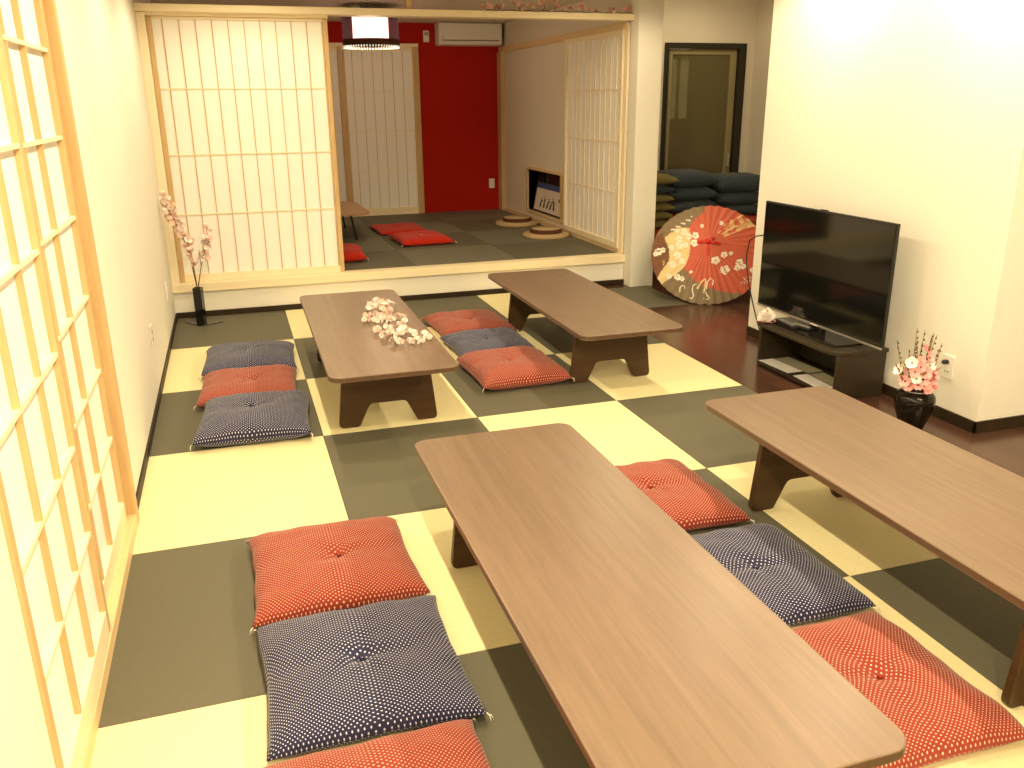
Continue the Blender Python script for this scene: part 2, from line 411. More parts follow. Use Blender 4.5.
def shoji(name, W, H, cols, rows, frame=.035, bar=.008, depth=.03, bars_x=None, rails=None, bottom=.06, M=None, extra_rail=.008, wood_='pale_wood', top=None, lat=None):
    """sliding paper screen: local x along width, z up, lattice side faces -y (front at y=0)"""
    r = empty(name, kind='structure'); top = frame if top is None else top; ly = depth-.006-(lat or 9)
    ly = max(ly, .002)
    f = MB(wood_)
    f.box(0, 0, 0, frame, depth, H, bev=.002); f.box(W-frame, 0, 0, W, depth, H, bev=.002)
    f.box(frame, 0, 0, W-frame, depth, bottom, m='pale_wood_x'); f.box(frame, 0, H-top, W-frame, depth, H, m='pale_wood_x')
    f.build('frame', r)
    bx = bars_x or [frame+(W-2*frame)*k/cols for k in range(1, cols)]
    rz = rails or [bottom+(H-frame-bottom)*k/rows for k in range(1, rows)]
    l = MB(wood_)
    for x in bx: l.box(x-bar/2, ly, bottom, x+bar/2, depth-.006, H-top)
    for z in rz: l.box(frame, ly-.001, z-extra_rail/2, W-frame, depth-.006, z+extra_rail/2, m='pale_wood_x')
    l.build('lattice', r)
    MB('shoji_paper').box(frame*.5, depth-.006, bottom*.5, W-frame*.5, depth-.003, H-top*.5).build('paper', r)
    r.matrix_world = M
    return r
def pose(loc, rz): return Matrix.Translation(loc) @ Matrix.Rotation(rz, 4, 'Z')

# sliding screen closing the left third of the opening
shoji('door_1', 1.295, 1.955, 11, 4, top=.016, lat=.008, M=pose((.044, 3.015, .273), 0), bars_x=[.105+.1147*k for k in range(11)], rails=[.525, .975, 1.455], bottom=.055, bar=.007, extra_rail=.009)
# cupboard doors on the red wall
shoji('door_2', .94, 1.985, 7, 4, M=pose((1.86, YB-.045, ZP), 0), bottom=.09, bar=.006, frame=.045, lat=.006)
shoji('door_3', .94, 1.985, 7, 4, M=pose((1.00, YB-.032, ZP), 0), bottom=.09, bar=.006, frame=.045, lat=.006)
w = MB('pale_wood_x'); w.box(.9, YB-.05, ZP+1.985, 2.83, YB, ZP+2.02); w.box(2.80, YB-.05, ZP, 2.83, YB, ZP+1.985, m='pale_wood')
st('trim_11', w)
# screen on the right wall of the raised room (faces -x)
shoji('door_4', 1.38, 1.885, 11, 4, lat=.007, wood_='screen_wood', M=pose((XT-.040, 4.45, ZP+.045), -PI/2), bottom=.05, bar=.012, frame=.04, extra_rail=.010)
# screens in the left wall (face +x): near one in front, far one behind it
RZ = [.353, .626, .907, 1.192, 1.464, 1.744]
shoji('window_1', .790, 1.99, 3, 7, M=pose((0.0, -2.385, .058), PI/2), bars_x=[.275, .525], rails=RZ, bottom=.085, bar=.012, frame=.034, depth=.024, extra_rail=.012)
shoji('window_2', .815, 1.99, 3, 7, M=pose((-.030, -1.56, .05), PI/2), bars_x=[.16, .41], rails=RZ, bottom=.080, bar=.012, frame=.050, depth=.026, extra_rail=.012)
st('trim_12', MB('pale_wood').box(-.13, -.745, 0, .004, -.70, 2.06, bev=.003))
st('trim_13', MB('pale_wood_y').box(-.13, -2.40, -.004, .002, -.745, .05, bev=.002))
st('trim_14', MB('pale_wood_y').box(-.13, -2.40, 2.04, .002, -.745, 2.09, bev=.002))
st('wall_left.002', MB('plaster').box(-.2, -2.6, 0, -.14, -.6, 2.1))

# low window in the right wall of the raised room
r = empty('window_3', kind='structure')
f = MB('pale_wood_y')
f.box(XT-.022, WY0-.04, WZ0-.03, 4.02, WY1+.04, WZ0); f.box(XT-.022, WY0-.04, WZ1, 4.02, WY1+.04, WZ1+.03)
f.box(XT-.022, WY0-.04, WZ0, 4.02, WY0, WZ1, m='pale_wood'); f.box(XT-.022, WY1, WZ0, 4.02, WY1+.04, WZ1, m='pale_wood')
f.build('frame', r)
MB('low_glass').box(4.005, WY0, WZ0, 4.011, WY1, WZ1).build('pane', r)
f = MB('door_frame_dark'); f.box(3.995, WY1-.20, WZ0, 4.015, WY1-.17, WZ1); f.build('mullion', r)
st('wall_beyond.001', MB('print_red').box(4.06, WY0-.1, WZ0-.1, 4.09, WY1+.1, WZ1+.1))

# glass door at the end of the corridor
r = empty('door_5', kind='structure')
f = MB('door_frame_dark')
f.box(DX0, 4.17, 0, DX0+.045, 4.30, DZ1, bev=.003); f.box(DX1-.085, 4.17, 0, DX1, 4.30, DZ1, bev=.003); f.box(DX0+.045, 4.17, DZ1-.055, DX1-.085, 4.30, DZ1)
f.build('frame', r)
f = MB('door_olive')
f.box(DX0+.05, 4.21, 0, DX0+.10, 4.25, DZ1-.06); f.box(DX1-.165, 4.21, 0, DX1-.09, 4.25, DZ1-.06); f.box(DX0+.10, 4.21, DZ1-.11, DX1-.165, 4.25, DZ1-.06); f.box(DX0+.10, 4.21, 0, DX1-.165, 4.25, .12)
f.build('door_leaf', r)
MB('door_glass').box(DX0+.10, 4.226, .12, DX1-.165, 4.232, DZ1-.11).build('pane', r)
MB('silver').box(DX1-.145, 4.18, .92, DX1-.115, 4.21, 1.06, bev=.004).build('door_handle', r)
r = empty('glass_reflection', kind='structure')  # added glowing panes and divider, standing in for a reflection in the door glass
f = MB('reflection_glow'); f.box(5.64, 5.57, 1.40, 5.725, 5.59, 2.06); f.box(5.765, 5.57, 1.40, 5.88, 5.59, 2.06); f.build('pane', r)  # added glowing panes, standing in for the reflection
MB('door_frame_dark').box(5.725, 5.565, 1.38, 5.765, 5.595, 2.08).build('mullion', r)  # dark strip between the added panes

# ------------------------------------------------------------------ low tables
def make_table():
    r = empty('low_table')
    MB('table_wood').prism(rrect(-.32, -.97, .32, .97, .055, 8), 'Z', .352, .380, bev=.004, side='edge_wood_shaded').build('tabletop', r, smooth=None)
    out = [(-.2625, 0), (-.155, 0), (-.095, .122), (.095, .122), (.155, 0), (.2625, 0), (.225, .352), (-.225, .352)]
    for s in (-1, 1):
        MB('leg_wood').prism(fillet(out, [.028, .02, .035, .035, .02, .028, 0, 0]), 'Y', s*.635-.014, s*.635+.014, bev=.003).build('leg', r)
    MB('leg_wood').box(-.03, -.621, .30, .03, .621, .352).build('stretcher', r)
    return r
TABLES = [((1.384, -2.120), .0, 'low dark wood table nearest the camera, bare top, filling the lower middle'),
          ((1.178, .710), -.008, 'low dark wood table with white blossoms scattered on its top'),
          ((2.588, 1.01), -.006, 'bare low dark wood table in front of the raised floor, right of the blossoms'),
          ((2.662, -2.075), .0, 'bare low dark wood table at the right edge, in front of the television')]
proto = make_table()
for i, ((x, y), a, lab) in enumerate(TABLES):
    t = proto if i == 0 else copy_tree(proto)
    t.location = (x, y, 0); t.rotation_euler = (0, 0, a); tag(t, lab, 'table', 'low tables')

# ------------------------------------------------------------------ floor cushions
def zabuton(name, W, D, T, cloth, knot, seed, plump=1., n=44, tassel='thread_white', dimple=1.):
    rnd = random.Random(seed); off = Vector((rnd.uniform(0, 50), rnd.uniform(0, 50), seed))
    r = empty(name)
    mb = MB(cloth); bm = mb.bm; uvl = bm.loops.layers.uv.new('UVMap')
    a, b = W/2, D/2; seam = T*.36; ph = rnd.uniform(0, 6.28); kx, ky = rnd.uniform(-.03, .03), rnd.uniform(-.03, .03)
    cs = [rnd.uniform(-.012, .012) for _ in range(8)]
    grid = {}; UVC = {}
    def pt(i, j, top):
        u = -1+2*i/n; v = -1+2*j/n
        u = math.copysign(abs(u)**.85, u); v = math.copysign(abs(v)**.85, v)
        pu = 1-.05*(1-v*v)*abs(u)**3; pv = 1-.05*(1-u*u)*abs(v)**3
        # corners stretch a little differently on each cushion
        du = sum(cs[k]*((1+sx*u)/2)*((1+sy*v)/2) for k, (sx, sy) in enumerate(((1, 1), (1, -1), (-1, 1), (-1, -1))))
        dv = sum(cs[4+k]*((1+sx*u)/2)*((1+sy*v)/2) for k, (sx, sy) in enumerate(((1, 1), (1, -1), (-1, 1), (-1, -1))))
        wob = .006*noise.noise(Vector((u*3, v*3, 5))+off)
        x = a*u*pu+du+wob*abs(u)**4; y = b*v*pv+dv+wob*abs(v)**4
        eu, ev = 1-abs(u)**5, 1-abs(v)**5
        if top:
            prof = (max(0, 1-abs(u)**4.2)*max(0, 1-abs(v)**4.2))**.5
            z = seam+(T-seam)*prof*plump
            rr = math.hypot(x-kx, y-ky)
            z -= dimple*.020*math.exp(-(rr/.035)**2)+dimple*.012*math.exp(-(rr/.11)**2)
            th = math.atan2(y-ky, x-kx)
            z += dimple*.0045*math.sin(5*th+ph+2*noise.noise(Vector((u*2, v*2, 1))+off))*math.exp(-((rr-.055)/.05)**2)
            z += prof*(.010*noise.noise(Vector((u*1.7, v*1.7, 0))+off)+.004*noise.noise(Vector((u*5, v*5, 3))+off))
            # gathers running in from the seams and corners
            e = max(abs(u), abs(v)); z += .0035*math.sin((u*11 if abs(v) > abs(u) else v*11)+ph)*max(0, (e-.55)/.45)*(1-e)**.4*2.0
        else:
            prof = min(1, (max(0, eu)*max(0, ev))**.6*1.3)
            z = seam*(1-prof)
        return Vector((x, y, max(z, .0)))
    for top in (0, 1):
        for i in range(n+1):
            for j in range(n+1):
                edge = i in (0, n) or j in (0, n)
                k = (i, j, 1 if edge else top)
                if k not in grid: grid[k] = bm.verts.new(pt(i, j, 1 if edge else top))
                k2 = (i, j, top)
                UVC[k2] = grid[k]
    def uvof(i, j): return (a*(-1+2*i/n)*1.04, b*(-1+2*j/n)*1.04)
    for top in (0, 1):
        for i in range(n):
            for j in range(n):
                ids = [(i, j), (i+1, j), (i+1, j+1), (i, j+1)]
                if not top: ids = ids[::-1]
                try: f = bm.faces.new([UVC[(p, q, top)] for p, q in ids])
                except ValueError: continue
                f.smooth = True
                for lp, (p, q) in zip(f.loops, ids): lp[uvl].uv = uvof(p, q)
    mb.build('cover', r)
    zc = seam+(T-seam)*plump-.030*dimple
    if knot:
        k = MB(knot)
        for q in range(6):
            a_ = q*PI/3+rnd.uniform(-.3, .3); L = rnd.uniform(.009, .017)
            k.tube([(kx, ky, zc+.003), (kx+L*.6*math.cos(a_), ky+L*.6*math.sin(a_), zc+.006), (kx+L*math.cos(a_), ky+L*math.sin(a_), zc+.008)], .0018, .0010, 5)
        k.ball((kx, ky, zc+.003), .0045)
        k.build('tuft', r)
    if tassel:
        for sx, sy in ((1, 1), (1, -1), (-1, 1), (-1, -1)):
            idx = {(1, 1): 0, (1, -1): 1, (-1, 1): 2, (-1, -1): 3}[(sx, sy)]
            p = Vector((sx*a+cs[idx], sy*b+cs[4+idx], seam))
            k = MB(tassel)
            for q in range(3):
                d = Vector((sx*rnd.uniform(.3, 1), sy*rnd.uniform(.3, 1), 0)).normalized(); L = rnd.uniform(.008, .015)
                k.tube([p-d*.006, p+d*L*.6+Vector((0, 0, -.004)), p+d*L+Vector((0, 0, -seam*.5))], .0016, .0010, 4)
            k.build('tassel', r)
    return r
G1 = 'dotted floor cushions around the low tables'
ZB = [  # x, y, W, D, T, red?, turn, label
 (.705, -1.40, .575, .58, .112, 1, .01, 'red dotted cushion left of the nearest table, farthest of that row of three'),
 (.720, -2.01, .575, .61, .104, 0, .015, 'navy dotted cushion left of the nearest table, between two red ones'),
 (.700, -2.625, .575, .59, .108, 1, .02, 'red dotted cushion cut off by the bottom edge, below the navy one'),
 (.510, 1.42, .57, .57, .118, 0, -.05, 'navy dotted cushion nearest the tall black vase, by the left wall'),
 (.485, .845, .56, .55, .108, 1, -.03, 'red dotted cushion between two navy ones by the left wall'),
 (.500, .250, .575, .60, .135, 0, -.06, 'plump navy dotted cushion at the near end of the row by the left wall'),
 (2.085, 1.83, .55, .58, .108, 1, .03, 'red dotted cushion by the step, farthest of the row between the two far tables'),
 (2.065, 1.245, .54, .57, .108, 0, .02, 'navy dotted cushion between two red ones, between the two far tables'),
 (2.045, .645, .555, .61, .130, 1, .02, 'plump red dotted cushion at the near end of the row between the far tables'),
 (2.045, -1.27, .56, .60, .112, 1, .0, 'red dotted cushion right of the nearest table, farthest of that row'),
 (2.085, -1.94, .58, .61, .105, 0, .0, 'navy dotted cushion between the nearest table and the right-hand table'),
 (2.065, -2.565, .56, .60, .112, 1, .0, 'red dotted cushion in the lower right corner, beside the nearest table end'),
]
for i, (x, y, W, D, T, red, a, lab) in enumerate(ZB):
    o = zabuton('floor_cushion', W, D, T, 'red_dots' if red else 'navy_dots', 'thread_red' if red else 'thread_navy', 20+i)
    o.location = (x, y, 0); o.rotation_euler = (0, 0, a); tag(o, lab, 'cushion', G1)
# plain red ones in the raised room
for i, (x, y, a, T, lab) in enumerate([
    (2.28, 4.42, .06, .085, 'plain red cushion on the raised floor, nearer of the two side by side'),
    (2.22, 5.28, .03, .055, 'flat plain red cushion on the raised floor, closest to the red wall'),
    (1.34, 3.74, -.04, .10, 'plain red cushion on the raised floor, half behind the paper screen')]):
    o = zabuton('floor_cushion', .54, .62 if i != 1 else .70, T, 'plain_red_cloth', 'thread_white' if i == 0 else None, 60+i, n=30, dimple=.6)
    o.location = (x, y, ZP); o.rotation_euler = (0, 0, a); tag(o, lab, 'cushion', 'plain red cushions in the raised room')

# stored cushions stacked in front of the glass door
def stack(x, y, items, group, a=0.):
    z = -.006
    for k, (cloth, T, W, dx, rz, lab) in enumerate(items):
        o = zabuton('stored_cushion', W, .56, T, cloth, None, 80+k+int(x*10), plump=1.0, n=24, tassel=None, dimple=.3)
        o.location = (x+dx, y, z); o.rotation_euler = (0, 0, a+rz); tag(o, lab, 'cushion', group); z += T*.985
S, R_, G_ = 'slate_cloth', 'pale_red_cloth', 'green_cloth'
stack(4.885, 3.78, [
 (R_, 0.142, .56, 0, 0, 'red cushion at the very bottom of the middle stack behind the parasol'),
 (S, 0.142, .56, .01, 0, 'slate cushion second from the bottom of the middle stack behind the parasol'),
 (S, 0.142, .56, -.01, 0, 'slate cushion low in the middle stack, under the upper red one'),
 (R_, 0.127, .56, 0, 0, 'red cushion in the middle stack, just above the left rim of the parasol'),
 (S, 0.122, .56, .01, .02, 'slate cushion resting on the red one in the middle stack behind the parasol'),
 (S, 0.132, .55, 0, -.02, 'slate cushion second from the top of the middle stack behind the parasol'),
 (S, 0.152, .54, .0, .03, 'dark slate cushion on top of the middle stack, in front of the glass door')], 'cushions stored in front of the glass door')
stack(5.445, 3.74, [
 (S, 0.128, .54, 0, 0, 'slate cushion at the bottom of the stack by the television wall'),
 (S, 0.128, .54, .01, 0, 'slate cushion second from the bottom by the television wall'),
 (S, 0.128, .54, -.01, 0, 'slate cushion third from the bottom by the television wall'),
 (R_, 0.122, .54, 0, 0, 'red cushion in the right-hand stack, just above the right rim of the parasol'),
 (S, 0.107, .54, .01, .02, 'slate cushion lying on the red one in the right-hand stack'),
 (S, 0.127, .54, .0, 0, 'slate cushion second from the top of the right-hand stack'),
 (S, 0.165, .60, .03, -.05, 'large slate cushion on top of the right-hand stack, beside the television wall')], 'cushions stored in front of the glass door')
stack(4.352, 3.62, [
 (R_, 0.109, .48, 0, 0, 'red cushion at the bottom of the green stack behind the wall end'),
 (R_, 0.109, .48, 0, 0, 'red cushion second from the bottom of the green stack'),
 (G_, 0.109, .48, 0, 0, 'green cushion third from the bottom of the green stack'),
 (R_, 0.109, .48, .005, 0, 'red cushion under the lowest visible green one behind the wall end'),
 (G_, 0.083, .48, .005, 0, 'lowest visible green cushion of the stack behind the wall end'),
 (G_, 0.083, .47, -.005, 0, 'green cushion two below the middle of the stack behind the wall end'),
 (G_, 0.083, .48, .005, 0, 'middle green cushion of the stack behind the wall end'),
 (G_, 0.086, .48, 0, 0, 'green cushion just under the slate one behind the wall end'),
 (S, 0.086, .47, -.005, 0, 'slate cushion near the top of the green stack behind the wall end'),
 (G_, 0.1, .50, .008, 0, 'green cushion on top of the stack, left of the glass door')], 'cushions stacked behind the wall end')

# ------------------------------------------------------------------ raised room contents
def straw_seat(lab):
    r = empty('round_cushion', label=lab, cat='cushion', group='round straw cushions')
    MB('straw').lathe([(.0, 0), (.235, 0), (.247, .012), (.247, .028), (.238, .042), (.17, .046), (0, .046)], 40).build('seat_pad', r)
    MB('straw_rim').lathe([(.0, .0463), (.163, .0463), (.168, .055), (.168, .078), (.160, .084), (.150, .0845), (0, .0845)], 40).build('rim', r)
    MB('straw').lathe([(.0, .085), (.155, .085), (.152, .092), (0, .096)], 40).build('top_pad', r)
    return r
straw_seat('round straw cushion on the raised floor, nearer the red wall').location = (3.595, 5.25, ZP)
straw_seat('round straw cushion on the raised floor, in front of the low window').location = (3.595, 4.28, ZP)

t = empty('side_table', (1.36, 5.25, ZP), label='light brown table on thin black legs, mostly behind the paper screen', cat='table')
MB('tea_table_wood').prism(rrect(-.48, -.60, .48, .60, .16, 8), 'Z', .262, .285, bev=.005).build('tabletop', t)
for sx, sy in ((1, -1), (1, 1), (-1, -1), (-1, 1)):
    MB('black_matte').tube([(sx*.29, sy*.40, .262), (sx*.33, sy*.46, 0)], .011, .009, 8).build('leg', t)

lp = empty('pendant_lamp', (1.975, 4.9, 2.15), label='drum pendant lamp with sheer dark pleated shade and beaded lower edge', cat='lamp')
m = MB('organza'); m.lathe([(.270, .03), (.275, .06), (.270, .30), (.266, .30), (.266, .03)], 96, mod=lambda a, z: 1+.012*math.sin(32*a)); 
o = m.build('outer_shade', lp)
m = MB('lamp_white'); m.lathe([(.0, .045), (.17, .045), (.175, .06), (.175, .29)], 40); m.build('inner_shade', lp)
MB('black_matte').lathe([(0, .291), (.262, .291), (.262, .298), (0, .298)], 40).build('light_stop', lp)  # added disc that keeps the lamp's glow off the ceiling
m = MB('straw_rim'); m.lathe([(.273, .0), (.279, .0), (.279, .055), (.273, .055), (.273, .0)], 72); m.build('hem', lp)
m = MB('bead_white')
for k in range(60):
    a = 2*PI*k/60; m.ball((.272*math.cos(a), .272*math.sin(a), -.012), .0085, None, 1, (1, 1, 1.6))
tag(m.build('bead_fringe', lp))
for k in range(3):
    a = 2*PI*k/3+.3; MB('silver').tube([(.16*math.cos(a), .16*math.sin(a), .301), (.268*math.cos(a), .268*math.sin(a), .295)], .004).build('spoke', lp)
MB('white_plastic').tube([(0, 0, .29), (.02, .01, .325), (.075, .0, .345), (.06, -.02, .362), (-.02, 0, .368), (-.12, 0, .352)], .0045, n=6).build('cord', lp)
MB('white_plastic').lathe([(0, .33), (.035, .33), (.05, .345), (.05, .369), (0, .369)], 20, M=Matrix.Translation((-.14, 0, 0))).build('ceiling_rose', lp)

ac = empty('air_conditioner', (3.445, YB, 2.262), label='white wall air conditioner high on the red wall', cat='air conditioner')
pr = [(-.215, .035), (-.205, .012), (-.17, 0), (-.002, 0), (-.002, .252), (-.19, .252), (-.215, .235)]
m = MB('white_plastic'); m.prism(pr, 'X', -.395, .395, bev=.006); m.build('body', ac)
MB('white_plastic').box(-.385, -.221, .062, .385, -.213, .248, bev=.003).build('front_panel', ac)
m = MB('white_plastic'); m.prism([(-.219, .042), (-.216, .052), (-.178, .012), (-.182, .003)], 'X', -.36, .36); m.build('louvre', ac)
MB('black_matte').box(-.36, -.2165, .051, .36, -.212, .060).build('air_slot', ac)
MB('grey_buttons').box(-.375, -.2225, .085, -.325, -.2205, .091).build('badge', ac)
sw = empty('wall_mounted_remote', (2.94, YB, 2.305), label='small white remote in a wall holder left of the air conditioner', cat='remote')
MB('white_plastic').box(-.035, -.028, 0, .035, -.001, .13, bev=.006).build('body', sw)
MB('grey_buttons').box(-.022, -.0295, .075, .022, -.0275, .115).build('display', sw)

def outlet(name, M, lab, holes=2, scale=1., cat='outlet', plug=False, group=None):
    r = empty(name, label=lab, cat=cat, group=group)
    MB('white_plastic').box(-.037*scale, -.008, -.06*scale, .037*scale, -.0005, .06*scale, bev=.003).build('plate', r)
    for h in range(holes):
        z = (h-(holes-1)/2)*.045*scale
        for s in (-1, 1): MB('black_matte').box(s*.009*scale-.0015, -.0092, z-.006, s*.009*scale+.0015, -.0078, z+.006).build('slot', r)
    if not holes: MB('white_plastic').box(-.018*scale, -.0125, -.03*scale, .018*scale, -.007, .03*scale, bev=.002).build('rocker', r)
    if plug: MB('black_matte').lathe([(0, 0), (.011, 0), (.013, .02), (.008, .03), (0, .03)], 14, M=Matrix.Translation((-.004, -.008, .028)) @ Matrix.Rotation(PI/2, 4, 'X')).build('plug', r)
    r.matrix_world = M; return r
outlet('wall_outlet', pose((3.742, YB, .603), 0), 'white outlet plate low on the red wall')
outlet('wall_outlet', pose((XW, -.815, .28), -PI/2), 'white outlet plate with a dark plug, beside the round black vase', 2, 1.05, plug=True)
outlet('wall_outlet', pose((XL, .95, .365), PI/2), 'white outlet plate low on the left wall, level with the cushions')
outlet('wall_switch', pose((XL, 2.33, .345), PI/2), 'white switch plate on the left wall nearest the tall black vase', 0, 1.1, 'switch')

# picture leaning in the low window
pc = empty('framed_picture', label='framed picture with small dark figures leaning in the low window', cat='picture')
m = MB('print_dark')
W2, H2 = .93, .335
m.box(-W2/2, 0, 0, W2/2, .012, .014); m.box(-W2/2, 0, H2-.012, W2/2, .012, H2); m.box(-W2/2, 0, .014, -W2/2+.014, .012, H2-.012); m.box(W2/2-.014, 0, .014, W2/2, .012, H2-.012)
m.build('picture_frame', pc)
MB('print_paper').box(-W2/2+.014, .004, .014, W2/2-.014, .009, .265).build('print', pc)
MB('print_blue').box(-W2/2+.014, .004, .265, W2/2-.014, .009, H2-.012).build('sky_band', pc)
for k, (x, h, ln) in enumerate(((-.26, .10, .02), (-.13, .12, -.01), (-.03, .11, .03), (.07, .12, .05), (.19, .10, -.03))):
    m = MB('print_dark'); m.prism([(x-.022, .055), (x+.026, .055), (x+.018+ln*.4, .055+h*.5), (x+.012+ln, .055+h*.85), (x-.010+ln, .055+h*.85), (x-.018+ln*.3, .055+h*.4)], 'Y', .0025, .004)
    m.prism([(x+ln+.011*math.cos(q*PI/4), .055+h+.011*math.sin(q*PI/4)) for q in range(8)], 'Y', .0025, .004)
    m.prism([(x+ln+.008, .05+h*.75), (x+ln+.055, .05+h*.95), (x+ln+.058, .05+h*.88), (x+ln+.008, .05+h*.62)], 'Y', .0025, .004)
    m.build('figure', pc)
MB('print_dark').prism([(.30, .16), (.36, .16), (.37, .19), (.30, .195)], 'Y', .0025, .004).build('title_block', pc)
pc.matrix_world = Matrix.Translation((3.912, 5.145, WZ0+.001)) @ Matrix.Rotation(-PI/2, 4, 'Z') @ Matrix.Rotation(math.radians(-11), 4, 'X')

# ------------------------------------------------------------------ blossoms
def blossom_cluster(name, seed, n, spread, r, mats, centre='petal_deep'):
    rnd = random.Random(seed); m = MB(mats[0])
    for k in range(n):
        d = Vector((rnd.gauss(0, 1), rnd.gauss(0, 1), abs(rnd.gauss(.3, .7)))).normalized()
        m.flower(d*spread*rnd.uniform(.5, 1), d, r*rnd.uniform(.8, 1.15), rnd.choice(mats), centre, seed=seed*50+k)
    return m.build(name)
def clone(src, parent, loc, rot, s=1.):
    c = src.copy(); C.objects.link(c); c.parent = parent; c.location = loc; c.rotation_euler = rot; c.scale = (s, s, s); return c
def place_clusters(parent, protos, spots, seed, s0=.85, s1=1.15, tilt=.7):
    rnd = random.Random(seed)
    for k, p in enumerate(spots):
        q = protos[k % len(protos)]
        rot = (rnd.uniform(-tilt, tilt), rnd.uniform(-tilt, tilt), rnd.uniform(0, 6.28)); s = rnd.uniform(s0, s1)
        if q.parent is None and not q.get('used'):
            q['used'] = 1; q.parent = parent; q.location = p; q.rotation_euler = rot; q.scale = (s, s, s)
        else: clone(q, parent, p, rot, s)
def drop_flags(protos):
    for q in list(bpy.data.objects):
        if 'used' in q: del q['used']

# spray lying on the far left table
TZ = .380
sp = empty('blossom_spray', (1.30, .70, TZ), label='white blossom spray lying on the far left low table', cat='flowers')
def sr(p): return (p[0]-1.30, p[1]-.70, p[2])
SPOTS = [(1.276, 1.179), (1.319, 1.229), (1.346, 1.186), (1.383, 1.156), (1.388, 1.074), (1.245, 1.064), (1.283, 1.05), (1.322, 1.005), (1.35, .934), (1.191, .845), (1.177, .752), (1.222, .834), (1.257, .85), (1.293, .837), (1.329, .853), (1.282, .70), (1.312, .689), (1.374, .779), (1.399, .741), (1.385, .635), (1.206, .503), (1.256, .549), (1.287, .512), (1.347, .569), (1.35, .489), (1.218, .363), (1.26, .397), (1.291, .337), (1.248, .235), (1.281, .223), (1.365, .408), (1.384, .352), (1.335, .204), (1.385, .244), (1.435, .309), (1.439, .248), (1.385, .163), (1.233, .704), (1.215, .752), (1.30, 1.12), (1.35, 1.10), (1.27, .78), (1.27, .46), (1.32, .42)]
main = [(1.30, 1.20), (1.32, 1.06), (1.27, .86), (1.30, .70), (1.29, .55), (1.27, .40), (1.34, .30), (1.42, .26)]
m = MB('twig'); m.tube([sr((x, y, .010+.005*(k % 2))) for k, (x, y) in enumerate(main)], .004, .002)
for a, b in (((1.32, 1.06), (1.38, 1.07)), ((1.30, .70), (1.38, .70)), ((1.27, .86), (1.19, .83)), ((1.29, .55), (1.21, .51)), ((1.27, .40), (1.26, .24)), ((1.34, .30), (1.35, .20)), ((1.30, .70), (1.22, .75))):
    m.tube([sr((*a, .012)), sr(((a[0]+b[0])/2, (a[1]+b[1])/2, .018)), sr((*b, .012))], .003, .0015)
m.build('branch', sp)
prs = [blossom_cluster('blossom', 100+k, 6, .019, .0185, ['petal_white', 'petal_white', 'petal_white', 'petal_blush'], 'petal_pink') for k in range(3)]
place_clusters(sp, prs, [sr((x, y, .021)) for x, y in SPOTS], 3, .85, 1.1, .3); drop_flags(prs)

# tall vase in the corner with branches
vs = empty('bud_vase', (.180, 2.668, 0), rz=-.28, label='tall narrow black vase on a flat angled foot by the left corner', cat='vase')
m = MB('black_gloss')
m.box(-.030, -.030, .006, .030, -.024, .29); m.box(-.030, .024, .006, .030, .030, .29); m.box(-.030, -.024, .006, -.024, .024, .29); m.box(.024, -.024, .006, .030, .024, .29); m.box(-.024, -.024, .006, .024, .024, .012)
m.build('body', vs)
m = MB('black_gloss'); m.prism([(-.155, .075), (-.13, .082), (.0, .018), (.125, .072), (.145, .062), (.012, -.048), (-.012, -.048)], 'Z', 0, .006); m.build('foot', vs)
br = empty('blossom_branches', (.180, 2.668, .014), label='two pale pink blossom branches standing in the tall black vase', cat='flowers')
def bsp(p): return (p[0]-.180, p[1]-2.668, p[2]-.014)
m = MB('twig')
P1 = [(.180, 2.668, .016), (.176, 2.668, .30), (.150, 2.70, .56), (.105, 2.69, .73), (.055, 2.685, .86), (.022, 2.68, .99)]
P2 = [(.185, 2.668, .016), (.188, 2.668, .30), (.225, 2.68, .45), (.275, 2.67, .60), (.300, 2.66, .74)]
P3 = [(.176, 2.66, .016), (.178, 2.66, .30), (.172, 2.65, .50), (.150, 2.64, .66)]
for P_ in (P1, P2, P3): m.tube([bsp(p) for p in P_], .0042, .002)
for a, b in (((.105, 2.69, .73), (.055, 2.72, .80)), ((.150, 2.70, .56), (.175, 2.67, .68)), ((.225, 2.68, .45), (.225, 2.65, .58)), ((.275, 2.67, .60), (.32, 2.67, .66)), ((.06, 2.685, .85), (.10, 2.67, .90))):
    m.tube([bsp(a), bsp(b)], .0025, .0012)
m.build('branch', br)
prs = [blossom_cluster('blossom', 130+k, 4, .020, .019, ['petal_white', 'petal_blush', 'petal_blush'], 'petal_dusty') for k in range(3)]
rnd = random.Random(5); spots = []
for P_, t0, n_ in ((P1, .50, 34), (P2, .60, 15), (P3, .6, 8)):
    for k in range(n_):
        t = (t0+(1-t0)*k/(n_-1))*(len(P_)-1); i = min(int(t), len(P_)-2); f = t-i
        p = Vector(P_[i]).lerp(Vector(P_[i+1]), f)+Vector((rnd.uniform(-.028, .03), rnd.uniform(-.03, .03), rnd.uniform(-.02, .02)))
        p.x = max(p.x, XL+.042); spots.append(bsp(p))
place_clusters(br, prs, spots, 8, .85, 1.3, 1.2); drop_flags(prs)

